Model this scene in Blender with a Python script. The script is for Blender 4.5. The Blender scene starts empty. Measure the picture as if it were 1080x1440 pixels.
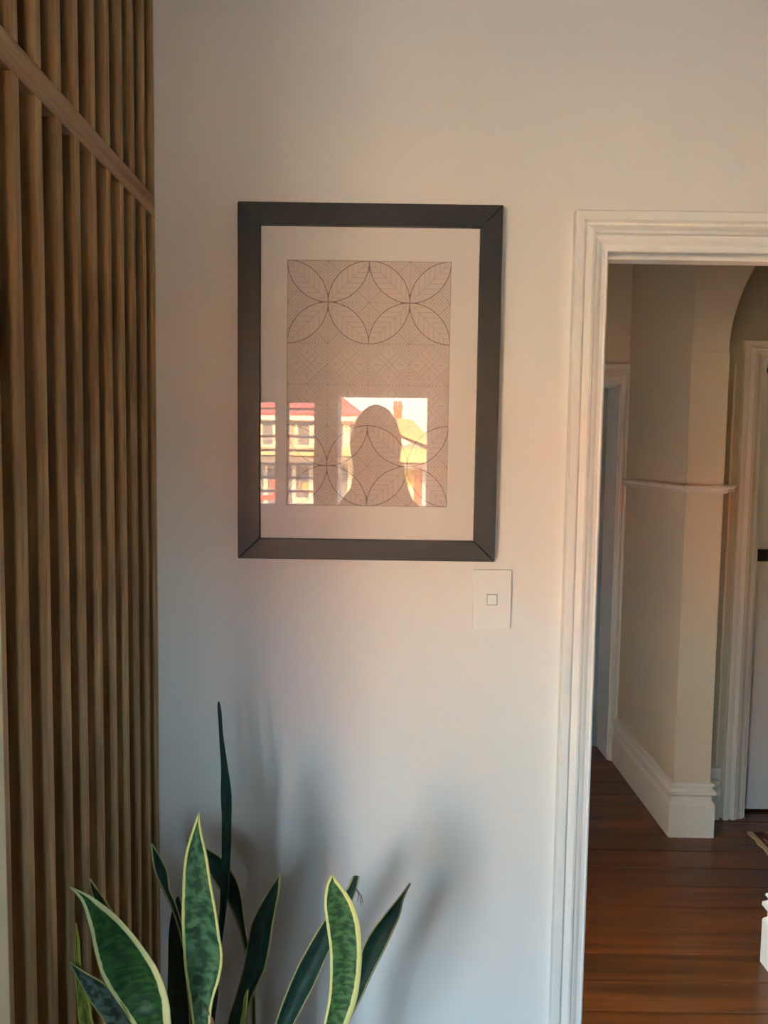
import bpy, bmesh, math, random
from mathutils import Vector, Matrix
random.seed(7)
PI = math.pi
scene = bpy.context.scene
COL = scene.collection

# ------------------------------------------------------------------ camera
cam_d = bpy.data.cameras.new('camera'); cam = bpy.data.objects.new('camera', cam_d); COL.objects.link(cam)
cam_d.sensor_fit = 'VERTICAL'; cam_d.sensor_height = 36.0; cam_d.lens = 27.0; cam_d.clip_start = 0.02; cam_d.clip_end = 500
_p, _r = math.radians(4.24), math.radians(0.80)
_R0, _U0 = Vector((1, 0, 0)), Vector((0, math.sin(_p), math.cos(_p)))
_F = Vector((0, math.cos(_p), -math.sin(_p)))
_R = _R0 * math.cos(_r) + _U0 * math.sin(_r); _U = -_R0 * math.sin(_r) + _U0 * math.cos(_r)
mw = Matrix(((_R.x, _U.x, -_F.x, 0.0), (_R.y, _U.y, -_F.y, -1.5), (_R.z, _U.z, -_F.z, 1.62), (0, 0, 0, 1)))
cam.matrix_world = mw
scene.camera = cam

# ------------------------------------------------------------------ exposure, sky, sun
scene.view_settings.view_transform = 'Standard'; scene.view_settings.look = 'None'
scene.view_settings.gamma = 1.0; scene.view_settings.use_curve_mapping = False
scene.view_settings.exposure = 0.54
SKY_STRENGTH = 3.7
SUN_STRENGTH = 195.0
SUN_COLOR = (1.0, 0.66, 0.31)
SUN_ELEV, SUN_AZ = 27.0, -14.0

world = bpy.data.worlds.new('sky'); scene.world = world; world.use_nodes = True
nt = world.node_tree; nt.nodes.clear()
wo = nt.nodes.new('ShaderNodeOutputWorld'); bg = nt.nodes.new('ShaderNodeBackground')
tc = nt.nodes.new('ShaderNodeTexCoord'); sx = nt.nodes.new('ShaderNodeSeparateXYZ'); cr = nt.nodes.new('ShaderNodeValToRGB')
nt.links.new(tc.outputs['Generated'], sx.inputs[0]); nt.links.new(sx.outputs['Z'], cr.inputs[0])
nt.links.new(cr.outputs[0], bg.inputs[0]); nt.links.new(bg.outputs[0], wo.inputs[0])
cr.color_ramp.interpolation = 'LINEAR'
_e = cr.color_ramp.elements
_e[0].position = 0.0; _e[0].color = (5.0, 3.8, 2.8, 1)
_e[1].position = 1.0; _e[1].color = (3.0, 5.0, 8.6, 1)
for p_, c_ in ((0.085, (4.9, 4.4, 4.0)), (0.14, (4.7, 6.6, 7.7)), (0.5, (4.4, 6.9, 9.2))):
    el = _e.new(p_); el.color = (*c_, 1)
bg.inputs[1].default_value = SKY_STRENGTH

sd = bpy.data.lights.new('low_sun', 'SUN'); so = bpy.data.objects.new('low_sun', sd); COL.objects.link(so)
sd.energy = SUN_STRENGTH; sd.color = SUN_COLOR; sd.angle = math.radians(0.6)
_el, _az = math.radians(SUN_ELEV), math.radians(SUN_AZ)
_dir = Vector((math.sin(_az) * math.cos(_el), -math.cos(_az) * math.cos(_el), -math.sin(_el)))   # light travels away from the art wall
so.rotation_euler = _dir.to_track_quat('-Z', 'Y').to_euler(); so.location = (-6, 20, 12)

def portal(name, x0, x1, z0, z1, y, toward=1):
    d = bpy.data.lights.new(name, 'AREA'); o = bpy.data.objects.new(name, d); COL.objects.link(o)
    d.shape = 'RECTANGLE'; d.size = x1 - x0; d.size_y = z1 - z0; d.cycles.is_portal = True
    o.location = ((x0 + x1) / 2, y, (z0 + z1) / 2); o.rotation_euler = (PI / 2 * toward, 0, 0)
portal('window_portal', -0.75, 0.26, 1.30, 1.97, -2.93)
portal('window_portal', -1.80, -0.78, 0.03, 1.97, -2.93)
_hp = bpy.data.lights.new('added_window_portal', 'AREA'); _ho = bpy.data.objects.new('added_window_portal', _hp); COL.objects.link(_ho)  # portal for the added hall window
_hp.shape = 'RECTANGLE'; _hp.size = .95; _hp.size_y = 0.43; _hp.cycles.is_portal = True; _ho.location = (-.53, .465, .875); _ho.rotation_euler = (0, -PI / 2, 0)
scene.cycles.max_bounces = 10; scene.cycles.diffuse_bounces = 7; scene.cycles.glossy_bounces = 4
scene.cycles.transparent_max_bounces = 12; scene.cycles.caustics_reflective = False; scene.cycles.caustics_refractive = False
scene.cycles.use_denoising = True; scene.cycles.sample_clamp_indirect = 12.0

# ------------------------------------------------------------------ materials
def srgb(r, g, b):
    f = lambda c: (c / 255 / 12.92) if c / 255 <= 0.04045 else ((c / 255 + 0.055) / 1.055) ** 2.4
    return (f(r), f(g), f(b))
def base_mat(name):
    m = bpy.data.materials.new(name); m.use_nodes = True; t = m.node_tree
    return m, t, t.nodes['Principled BSDF']
def paint(name, col, rough=0.6, var=0.03, scale=6.0, bump=0.0, bscale=60.0, metallic=0.0, coat=0.0, spec=0.5):
    m, t, b = base_mat(name)
    b.inputs['Roughness'].default_value = rough; b.inputs['Metallic'].default_value = metallic
    b.inputs['Coat Weight'].default_value = coat; b.inputs['Specular IOR Level'].default_value = spec
    n = t.nodes.new('ShaderNodeTexNoise'); n.inputs['Scale'].default_value = scale; n.inputs['Detail'].default_value = 4
    tcn = t.nodes.new('ShaderNodeTexCoord'); t.links.new(tcn.outputs['Object'], n.inputs['Vector'])
    r = t.nodes.new('ShaderNodeValToRGB'); t.links.new(n.outputs['Fac'], r.inputs[0])
    r.color_ramp.elements[0].position = 0.3; r.color_ramp.elements[1].position = 0.7
    r.color_ramp.elements[0].color = (*[c * (1 - var) for c in col], 1); r.color_ramp.elements[1].color = (*[min(1, c * (1 + var)) for c in col], 1)
    t.links.new(r.outputs[0], b.inputs['Base Color'])
    if bump:
        n2 = t.nodes.new('ShaderNodeTexNoise'); n2.inputs['Scale'].default_value = bscale; t.links.new(tcn.outputs['Object'], n2.inputs['Vector'])
        bp = t.nodes.new('ShaderNodeBump'); bp.inputs['Strength'].default_value = bump; bp.inputs['Distance'].default_value = 0.002
        t.links.new(n2.outputs['Fac'], bp.inputs['Height']); t.links.new(bp.outputs[0], b.inputs['Normal'])
    return m
def wood(name, dark, light, axis='Z', rough=0.5, scale=1.0, coat=0.0, rand=0.12, stretch=14.0):
    m, t, b = base_mat(name)
    b.inputs['Roughness'].default_value = rough; b.inputs['Coat Weight'].default_value = coat; b.inputs['Coat Roughness'].default_value = 0.12
    tcn = t.nodes.new('ShaderNodeTexCoord'); geo = t.nodes.new('ShaderNodeNewGeometry'); oi = t.nodes.new('ShaderNodeObjectInfo')
    mp = t.nodes.new('ShaderNodeMapping'); s = [60 * scale] * 3; s['XYZ'.index(axis)] = 60 * scale / stretch
    mp.inputs['Scale'].default_value = s
    ad = t.nodes.new('ShaderNodeVectorMath'); ad.operation = 'ADD'
    mu = t.nodes.new('ShaderNodeVectorMath'); mu.operation = 'SCALE'; mu.inputs['Scale'].default_value = 37.0
    cx = t.nodes.new('ShaderNodeCombineXYZ')
    for k in range(3): t.links.new(oi.outputs['Random'], cx.inputs[k])
    t.links.new(cx.outputs[0], mu.inputs[0]); t.links.new(geo.outputs['Position'], mp.inputs['Vector'])
    t.links.new(mp.outputs[0], ad.inputs[0]); t.links.new(mu.outputs[0], ad.inputs[1])
    n = t.nodes.new('ShaderNodeTexNoise'); n.inputs['Scale'].default_value = 1.0; n.inputs['Detail'].default_value = 6; n.inputs['Distortion'].default_value = 0.6
    t.links.new(ad.outputs[0], n.inputs['Vector'])
    r = t.nodes.new('ShaderNodeValToRGB'); t.links.new(n.outputs['Fac'], r.inputs[0])
    r.color_ramp.elements[0].position = 0.33; r.color_ramp.elements[1].position = 0.68
    r.color_ramp.elements[0].color = (*dark, 1); r.color_ramp.elements[1].color = (*light, 1)
    hv = t.nodes.new('ShaderNodeHueSaturation'); t.links.new(r.outputs[0], hv.inputs['Color'])
    mr = t.nodes.new('ShaderNodeMapRange'); t.links.new(oi.outputs['Random'], mr.inputs['Value'])
    mr.inputs['To Min'].default_value = 1 - rand; mr.inputs['To Max'].default_value = 1 + rand
    t.links.new(mr.outputs[0], hv.inputs['Value']); t.links.new(hv.outputs[0], b.inputs['Base Color'])
    bp = t.nodes.new('ShaderNodeBump'); bp.inputs['Strength'].default_value = 0.25; bp.inputs['Distance'].default_value = 0.0006
    t.links.new(n.outputs['Fac'], bp.inputs['Height']); t.links.new(bp.outputs[0], b.inputs['Normal'])
    return m
def glass_mat(name, ior=1.5, boost=2.0, tint=(1, 1, 1)):
    m = bpy.data.materials.new(name); m.use_nodes = True; t = m.node_tree; t.nodes.clear()
    o = t.nodes.new('ShaderNodeOutputMaterial'); mx = t.nodes.new('ShaderNodeMixShader')
    tr = t.nodes.new('ShaderNodeBsdfTransparent'); tr.inputs[0].default_value = (*tint, 1)
    gl = t.nodes.new('ShaderNodeBsdfGlossy'); gl.inputs['Roughness'].default_value = 0.0
    fr = t.nodes.new('ShaderNodeFresnel'); fr.inputs[0].default_value = ior
    mu = t.nodes.new('ShaderNodeMath'); mu.operation = 'MULTIPLY'; mu.inputs[1].default_value = boost; mu.use_clamp = True
    gn = t.nodes.new('ShaderNodeNewGeometry'); iv = t.nodes.new('ShaderNodeMath'); iv.operation = 'SUBTRACT'; iv.inputs[0].default_value = 1.0
    t.links.new(gn.outputs['Backfacing'], iv.inputs[1]); m2_ = t.nodes.new('ShaderNodeMath'); m2_.operation = 'MULTIPLY'      # reflect at the entry face only
    t.links.new(fr.outputs[0], mu.inputs[0]); t.links.new(mu.outputs[0], m2_.inputs[0]); t.links.new(iv.outputs[0], m2_.inputs[1]); t.links.new(m2_.outputs[0], mx.inputs[0])
    t.links.new(tr.outputs[0], mx.inputs[1]); t.links.new(gl.outputs[0], mx.inputs[2]); t.links.new(mx.outputs[0], o.inputs[0])
    return m
def leaf_mat(name, dark, light, margin, vscale=55.0, contrast=1.0):
    m, t, b = base_mat(name)
    b.inputs['Roughness'].default_value = 0.38
    uv = t.nodes.new('ShaderNodeTexCoord'); sp = t.nodes.new('ShaderNodeSeparateXYZ'); t.links.new(uv.outputs['UV'], sp.inputs[0])
    mp = t.nodes.new('ShaderNodeMapping'); mp.inputs['Scale'].default_value = (3.2, vscale * 2.2, 1); t.links.new(uv.outputs['UV'], mp.inputs['Vector'])
    n = t.nodes.new('ShaderNodeTexNoise'); n.inputs['Scale'].default_value = 1.0; n.inputs['Detail'].default_value = 2; n.inputs['Distortion'].default_value = 0.35
    t.links.new(mp.outputs[0], n.inputs['Vector'])
    r = t.nodes.new('ShaderNodeValToRGB'); t.links.new(n.outputs['Fac'], r.inputs[0])
    r.color_ramp.elements[0].position = 0.40; r.color_ramp.elements[1].position = 0.62
    r.color_ramp.elements[0].color = (*dark, 1); r.color_ramp.elements[1].color = (*light, 1)
    s = t.nodes.new('ShaderNodeMath'); s.operation = 'SUBTRACT'; s.inputs[1].default_value = 0.5; t.links.new(sp.outputs['X'], s.inputs[0])
    a = t.nodes.new('ShaderNodeMath'); a.operation = 'ABSOLUTE'; t.links.new(s.outputs[0], a.inputs[0])
    n3 = t.nodes.new('ShaderNodeTexNoise'); n3.inputs['Scale'].default_value = 1.0
    mp3 = t.nodes.new('ShaderNodeMapping'); mp3.inputs['Scale'].default_value = (1, 60, 1); t.links.new(uv.outputs['UV'], mp3.inputs['Vector']); t.links.new(mp3.outputs[0], n3.inputs['Vector'])
    w = t.nodes.new('ShaderNodeMath'); w.operation = 'MULTIPLY_ADD'; w.inputs[1].default_value = 0.05; t.links.new(n3.outputs['Fac'], w.inputs[0]); t.links.new(a.outputs[0], w.inputs[2])
    g = t.nodes.new('ShaderNodeMapRange'); g.inputs['From Min'].default_value = 0.415; g.inputs['From Max'].default_value = 0.435; t.links.new(w.outputs[0], g.inputs['Value'])
    mx = t.nodes.new('ShaderNodeMix'); mx.data_type = 'RGBA'
    t.links.new(g.outputs[0], mx.inputs[0]); t.links.new(r.outputs[0], mx.inputs[6]); mx.inputs[7].default_value = (*margin, 1)
    t.links.new(mx.outputs[2], b.inputs['Base Color'])
    return m

WALL = paint('wall_paint', srgb(232, 230, 225), 0.75, 0.01, 2.0, 0.08, 220)
RECW = paint('hall_paint_shaded', srgb(188, 178, 150), 0.75, 0.015, 2.0)  # hall wall colour darkened and greened: the recess shade is in the paint
TRIMH = paint('hall_trim_gloss', srgb(234, 222, 204), 0.55, 0.008, 5.0)
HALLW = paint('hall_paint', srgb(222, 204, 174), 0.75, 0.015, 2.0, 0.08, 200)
TRIM = paint('trim_gloss', srgb(238, 236, 230), 0.55, 0.008, 5.0)
CREAM = paint('cream_trim', srgb(248, 242, 212), 0.5, 0.01, 5.0)
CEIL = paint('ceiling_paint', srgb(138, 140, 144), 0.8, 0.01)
WALLT = paint('taupe_paint', srgb(176, 172, 166), 0.75, 0.01, 2.0)
GREYW = paint('cupboard_paint', srgb(150, 160, 165), 0.7, 0.02)
OAK = wood('oak', srgb(144, 112, 74), srgb(190, 158, 112), 'Z', 0.6, 1.0)
OAKR = wood('oak_rail', srgb(146, 116, 82), srgb(184, 152, 112), 'Y', 0.6, 1.0, rand=0.03)
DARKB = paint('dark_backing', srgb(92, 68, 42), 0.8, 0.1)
FLOORM = wood('varnished_boards', srgb(80, 38, 12), srgb(124, 66, 22), 'X', 0.28, 0.35, coat=0.10, rand=0.16, stretch=16)
FRAMEM = paint('frame_charcoal', srgb(42, 47, 50), 0.42, 0.06, 14.0, spec=0.42)
MATB = paint('mat_board', srgb(238, 232, 226), 0.8, 0.01)
PAPER = paint('print_paper', srgb(222, 207, 198), 0.85, 0.02, 30)
INK = paint('bold_ink', srgb(146, 128, 120), 0.85, 0.05)
INKF = paint('fine_ink', srgb(178, 160, 150), 0.85, 0.03)
PGLASS = glass_mat('picture_glass', 1.5, 1.2)
WGLASS = glass_mat('window_glass', 1.5, 1.0)
PLASTIC = paint('switch_plastic', srgb(236, 236, 232), 0.35, 0.004)
BLACKM = paint('black_iron', srgb(34, 36, 34), 0.45, 0.08)
SHUT = paint('shutter_white', srgb(236, 236, 240), 0.45, 0.01)

# ------------------------------------------------------------------ mesh helpers
class MB:
    def __init__(s): s.v = []; s.f = []
    def box(s, x0, x1, y0, y1, z0, z1):
        n = len(s.v)
        s.v += [(x0, y0, z0), (x1, y0, z0), (x1, y1, z0), (x0, y1, z0), (x0, y0, z1), (x1, y0, z1), (x1, y1, z1), (x0, y1, z1)]
        s.f += [tuple(n + i for i in q) for q in ((0, 3, 2, 1), (4, 5, 6, 7), (0, 1, 5, 4), (1, 2, 6, 5), (2, 3, 7, 6), (3, 0, 4, 7))]
        return s
    def poly_prism(s, pts, fn, d0, d1):          # pts 2D ccw; fn(u,v,d)->xyz
        n = len(s.v); k = len(pts)
        s.v += [fn(u, v, d0) for u, v in pts] + [fn(u, v, d1) for u, v in pts]
        s.f += [tuple(n + i for i in range(k))[::-1], tuple(n + k + i for i in range(k))]
        for i in range(k):
            j = (i + 1) % k; s.f.append((n + i, n + j, n + k + j, n + k + i))
        return s
    def rings(s, rings, close=False, caps=True):
        n = len(s.v); k = len(rings[0])
        for r in rings: s.v += [tuple(p) for p in r]
        for a in range(len(rings) - 1):
            for i in range(k):
                j = (i + 1) % k
                s.f.append((n + a * k + i, n + a * k + j, n + (a + 1) * k + j, n + (a + 1) * k + i))
        if caps:
            s.f.append(tuple(n + i for i in range(k))[::-1]); s.f.append(tuple(n + (len(rings) - 1) * k + i for i in range(k)))
        return s
    def build(s, name, mat, parent=None, bevel=0.0, smooth=False, origin=None, seg=2):
        me = bpy.data.meshes.new(name); me.from_pydata(s.v, [], s.f); me.update()
        bm = bmesh.new(); bm.from_mesh(me); bmesh.ops.recalc_face_normals(bm, faces=bm.faces); bm.to_mesh(me); bm.free()
        if origin is not None: me.transform(Matrix.Translation(-Vector(origin)))
        o = bpy.data.objects.new(name, me); COL.objects.link(o); me.materials.append(mat)
        if origin is not None: o.location = origin
        if smooth:
            for p in me.polygons: p.use_smooth = True
        if bevel:
            b = o.modifiers.new('bevel', 'BEVEL'); b.width = bevel; b.segments = seg; b.limit_method = 'ANGLE'
        if parent is not None: o.parent = parent
        return o
def box(name, x0, x1, y0, y1, z0, z1, mat, parent=None, bevel=0.0): return MB().box(x0, x1, y0, y1, z0, z1).build(name, mat, parent, bevel)
def struct(o): o['kind'] = 'structure'; return o
def thing(name, label, cat, group=None, loc=None):
    o = bpy.data.objects.new(name, None); COL.objects.link(o); o['label'] = label; o['category'] = cat
    if group: o['group'] = group
    if loc: o.location = loc
    o.empty_display_size = 0.05
    return o
def root(name):
    o = bpy.data.objects.new(name, None); COL.objects.link(o); o['kind'] = 'structure'; o.empty_display_size = 0.05; return o
def tag(o, label, cat, group=None):
    o['label'] = label; o['category'] = cat
    if group: o['group'] = group
    return o
def sweep(path, prof, side=1):
    """profile [(projection, z)...] run along a plan polyline with mitred corners; side=1 projects to the left of travel"""
    m = MB(); P = [Vector(p) for p in path]; rows = []
    for i, p in enumerate(P):
        ns = []
        if i > 0: d = (P[i] - P[i - 1]).normalized(); ns.append(Vector((-d.y, d.x)) * side)
        if i < len(P) - 1: d = (P[i + 1] - P[i]).normalized(); ns.append(Vector((-d.y, d.x)) * side)
        n = sum(ns, Vector((0, 0))); n = n / n.length
        k = 1 / max(0.2, n.dot(ns[0]))
        rows.append([(p.x + n.x * k * pr, p.y + n.y * k * pr, z) for pr, z in prof] + [(p.x - n.x * k * .001, p.y - n.y * k * .001, prof[-1][1]), (p.x - n.x * k * .001, p.y - n.y * k * .001, prof[0][1])])
    return m.rings(rows)
ARCH_PROF = [(0, 0), (0, .022), (.03, .025), (.25, .025), (.275, .013), (.34, .0135), (.42, .0195), (.50, .0235), (.575, .0225), (.595, .0145), (.64, .0165), (.72, .0145), (.82, .010), (.92, .009), (.98, .010), (1, .008), (1, 0)]
def architrave(xo0, xo1, xi0, xi1, zo, zi, y, parent, mat, legs=(1, 1), sgn=-1, z0=0.0, scale=1.0):
    """three mitred casing pieces round an opening on the plane y, facing sgn"""
    def pt(x, z, h): return (x, y + sgn * h * scale, z)
    if legs[0]:
        MB().rings([[pt(xo0 + (xi0 - xo0) * t, z0, h) for t, h in ARCH_PROF], [pt(xo0 + (xi0 - xo0) * t, zo + (zi - zo) * t, h) for t, h in ARCH_PROF]]).build('architrave', mat, parent)
    if legs[1]:
        MB().rings([[pt(xo1 + (xi1 - xo1) * t, z0, h) for t, h in ARCH_PROF], [pt(xo1 + (xi1 - xo1) * t, zo + (zi - zo) * t, h) for t, h in ARCH_PROF]]).build('architrave', mat, parent)
    MB().rings([[pt(xo0 + (xi0 - xo0) * t, zo + (zi - zo) * t, h) for t, h in ARCH_PROF], [pt(xo1 + (xi1 - xo1) * t, zo + (zi - zo) * t, h) for t, h in ARCH_PROF]]).build('architrave', mat, parent)
SKIRT = [(.010, .238), (.017, .234), (.019, .226), (.013, .221), (.012, .214), (.016, .209), (.024, .202), (.025, .190), (.018, .183), (.012, .178), (.012, .158), (.020, .149), (.0225, .143), (.0225, 0.0)]
def dado_prof(z): return [(0.0, z + .034), (.022, z + .034), (.026, z + .029), (.024, z + .024), (.014, z + .019), (.010, z + .012), (.012, z + .006), (.007, z), (0.0, z)]

# ------------------------------------------------------------------ the setting: room shell
CZ = 2.90
def wall_with_opening(name, x0, x1, y0, y1, z0, z1, ox0, ox1, oz0, oz1, mat):
    m = MB(); m.box(x0, ox0, y0, y1, z0, z1); m.box(ox1, x1, y0, y1, z0, z1); m.box(ox0, ox1, y0, y1, oz1, z1)
    if oz0 > z0: m.box(ox0, ox1, y0, y1, z0, oz0)
    return struct(m.build(name, mat))
DX0, DX1, DZ = 0.409, 1.190, 2.036
wall_with_opening('wall_back', -1.90, 2.30, 0.0, 0.11, 0.0, CZ, DX0, DX1, 0.0, DZ, WALL)
m = MB(); m.box(-1.90, -1.80, -2.92, -2.80, 0, CZ); m.box(-1.80, 2.05, -2.92, -2.80, 1.97, CZ); m.box(2.05, 2.30, -2.92, -2.80, 0, CZ)
m.box(-.78, .26, -2.92, -2.80, 0, 1.30); m.box(.26, .95, -2.92, -2.80, 0, 1.97); m.box(.95, 2.05, -2.92, -2.80, 0, 1.97)
m.box(-.78, -.75, -2.92, -2.80, 1.30, 1.97)
struct(m.build('wall_front', WALLT))
struct(box('wall_left', -2.02, -1.90, -2.92, 0.11, 0, CZ, WALL))
struct(box('wall_right', 2.30, 2.42, -2.92, 0.11, 0, CZ, WALL))
struct(box('wall_behind_slats', -0.62, -0.494, -0.612, 0.0, 0, CZ, WALL))
struct(box('ceiling', -2.1, 4.3, -3.0, 3.1, CZ, CZ + 0.12, CEIL))
trim1 = struct(box('trim_1', -0.60, -0.4445, -0.790, -0.6135, 0, CZ, CREAM, bevel=0.003))
# hall shell
m = MB(); m.box(1.262, 2.30, 0.11, 0.855, 0, CZ); struct(m.build('wall_hall_right', HALLW))
m = MB(); m.box(-.52, -.40, .11, .25, 0, CZ); m.box(-.52, -.40, .68, 2.65, 0, CZ); m.box(-.52, -.40, .25, .68, 0, .40); m.box(-.52, -.40, .25, .68, 1.35, CZ); struct(m.build('wall_hall_left', HALLW))  # left wall, with an opening cut for the added fill window
struct(box('wall_hall_end', 4.1, 4.2, 0.0, 3.0, 0, CZ, HALLW))
struct(box('wall_hall_side', 2.30, 4.1, 0.11, 0.23, 0, CZ, HALLW))
wall_with_opening('wall_hall_far', -0.52, 1.30, 2.53, 2.63, 0, CZ, 0.42, 1.235, 0.0, 2.018, HALLW)
# block with the arched recess: left flank, pier with arch, recessed back wall
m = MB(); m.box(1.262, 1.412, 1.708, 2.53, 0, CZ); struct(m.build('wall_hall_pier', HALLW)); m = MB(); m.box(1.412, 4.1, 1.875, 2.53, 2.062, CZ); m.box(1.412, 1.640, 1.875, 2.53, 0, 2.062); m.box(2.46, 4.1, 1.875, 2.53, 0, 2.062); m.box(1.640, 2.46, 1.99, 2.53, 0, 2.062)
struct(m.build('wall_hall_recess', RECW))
arc = []
SPR = 2.058; RR = 0.92; EX = 0.75
for i in range(25):
    a = PI - PI / 2 * i / 24
    arc.append((1.412 + RR * (1 + math.cos(a)), SPR + 0.80 * math.sin(a)))
pts = [(1.412, SPR)] + arc[1:] + [(2.6, SPR + 0.80), (2.6, CZ), (1.412, CZ)]
m = MB(); m.poly_prism([(2.6, SPR + .8), (2.6, CZ), (1.412, CZ)] + [arc[0]] + arc[1:], lambda u, v, d: (u, d, v), 1.708, 1.875)
struct(m.build('wall_hall_arch', HALLW))
struct(box('trim_2', 1.2585, 1.4165, 1.7025, 1.7085, 0.0, SPR + 0.003, HALLW, bevel=0.002))      # flat pilaster face below the arch spring
struct(box('wall_hall_cap', 2.6, 4.1, 1.708, 1.875, 0, CZ, HALLW))

# floor of separate boards
fl = root('floor')
struct(box('floor_base', -2.02, 4.2, -2.92, 3.1, -0.12, -0.022, DARKB)).parent = fl
bm_ = {}
y = 0.775 - 0.133 * 28; k = 0
while y < 3.0:
    xs = [-1.90]; 
    if k % 3 == 0: xs.append(random.uniform(-1.2, 0.2))
    xs.append(4.1)
    for a, b in zip(xs[:-1], xs[1:]):
        o = MB().box(a + .0007, b - .0007, y + .0016, y + .1314, -0.022, random.uniform(-.0006, 0)).build('floorboard', FLOORM, fl)
        bv = o.modifiers.new('bevel', 'BEVEL'); bv.width = 0.0014; bv.segments = 1
    y += 0.133; k += 1

# skirtings and dado
struct(sweep([(1.262, 2.53), (1.262, 1.708), (1.412, 1.708), (1.412, 1.875), (1.53, 1.875)], SKIRT, -1).build('baseboard_hall_recess', TRIMH))
struct(sweep([(1.262, 0.13), (1.262, 0.855), (2.30, 0.855)], SKIRT, 1).build('baseboard_hall_right', TRIMH))
struct(sweep([(-0.4, 2.53), (0.34, 2.53)], SKIRT, -1).build('baseboard_hall_far', TRIMH))
struct(sweep([(-0.4, 0.11), (-0.4, 2.53)], SKIRT, -1).build('baseboard_hall_left', TRIM))
struct(sweep([(-0.444, 0), (0.35, 0)], SKIRT, -1).build('baseboard_back', TRIM))
struct(sweep([(1.26, 0), (2.30, 0)], SKIRT, -1).build('baseboard_back_right', TRIM))
struct(sweep([(1.262, 2.53), (1.262, 1.7025), (1.4165, 1.7025), (1.4165, 1.875), (1.535, 1.875)], dado_prof(1.479), -1).build('trim_3', TRIMH))
m = MB()
for (a, b, c, d) in ((1.500, 1.509, 0.24, 1.479), (1.500, 1.509, 1.514, 2.04)): m.box(a + .012, b + .012, 1.868, 1.876, c, d)
struct(m.build('trim_4', HALLW, bevel=0.002))

# doorway from the room to the hall
d1 = root('door_1')
architrave(0.353, 1.252, 0.4185, 1.182, 2.084, 2.011, 0.0, d1, TRIM)
architrave(0.353, 1.252, 0.4185, 1.182, 2.094, 2.026, 0.11, d1, TRIM, sgn=1)
box('jamb', 0.4090, 0.4215, -0.001, 0.111, 0, DZ, TRIM, d1); box('jamb', 1.1795, 1.190, -0.001, 0.111, 0, DZ, TRIM, d1)
box('head_lining', 0.4215, 1.1795, -0.001, 0.111, 2.0225, DZ, TRIM, d1)
box('door_stop', 0.4215, 1.1795, 0.040, 0.074, 2.009, 2.0225, TRIM, d1, .001)
box('door_stop', 0.4215, 0.434, 0.040, 0.074, 0, 2.009, TRIM, d1, .001)
box('door_stop', 1.167, 1.1795, 0.040, 0.074, 0, 2.009, TRIM, d1, .001)

# far doorway with shallow cupboard behind
d2 = root('door_2')
architrave(0.37, 1.2615, 0.43, 1.222, 2.105, 2.008, 2.53, d2, TRIMH)
box('jamb', 1.217, 1.235, 2.529, 2.745, 0, 2.018, TRIM, d2); box('jamb', 0.42, 0.438, 2.529, 2.745, 0, 2.018, TRIM, d2)
box('head_lining', 0.438, 1.217, 2.529, 2.745, 2.002, 2.018, TRIM, d2)
m = MB(); m.box(0.3, 1.33, 2.745, 2.80, 0, CZ); struct(m.build('wall_cupboard_back', GREYW))
m = MB(); m.box(1.235, 1.40, 2.63, 2.80, 0, CZ); m.box(0.3, .42, 2.63, 2.745, 0, CZ); m.box(0.3, 1.33, 2.63, 2.745, 2.018, CZ); struct(m.build('wall_cupboard_side', GREYW))
struct(sweep([(0.438, 2.745), (1.217, 2.745)], SKIRT, -1).build('baseboard_cupboard', GREYW))

# door in the arched recess
d3 = root('door_3')
architrave(1.548, 2.565, 1.640, 2.46, 2.135, 2.06, 1.875, d3, TRIMH)
box('jamb', 1.640, 1.655, 1.876, 1.99, 0, 2.06, TRIM, d3); box('jamb', 2.445, 2.46, 1.876, 1.99, 0, 2.06, TRIM, d3)
box('head_lining', 1.655, 2.445, 1.876, 1.99, 2.045, 2.06, TRIM, d3)
leaf = MB(); leaf.box(1.658, 1.768, 1.942, 1.982, .012, 2.042); leaf.box(2.332, 2.442, 1.942, 1.982, .012, 2.042)
for za, zb in ((.012, .24), (.84, 1.02), (1.93, 2.042)): leaf.box(1.768, 2.332, 1.942, 1.982, za, zb)
leaf.box(2.0, 2.1, 1.942, 1.982, .24, .84); leaf.box(2.0, 2.1, 1.942, 1.982, 1.02, 1.93)
lf = leaf.build('door_leaf', TRIM, d3)
for xa, xb in ((1.768, 2.0), (2.1, 2.332)):
    for za, zb in ((.24, .84), (1.02, 1.93)): box('panel', xa, xb, 1.955, 1.970, za, zb, TRIM, lf)
lk = box('rim_lock', 1.674, 1.735, 1.918, 1.942, 1.168, 1.222, BLACKM, d3, .003); lk['label'] = 'black rim lock'
m = MB(); cxk, czk = 1.752, 1.195; rg = []
for yy, r_ in ((1.942, .014), (1.925, .011), (1.912, .012), (1.900, .026), (1.885, .028), (1.874, .018), (1.871, .002)):
    rg.append([(cxk + r_ * math.cos(a * PI / 8), yy, czk + r_ * math.sin(a * PI / 8)) for a in range(16)])
m.rings(rg).build('door_knob', BLACKM, d3, smooth=True)
box('door_hook', 1.683, 1.700, 1.930, 1.942, 2.010, 2.028, BLACKM, d3, .002)

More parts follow.
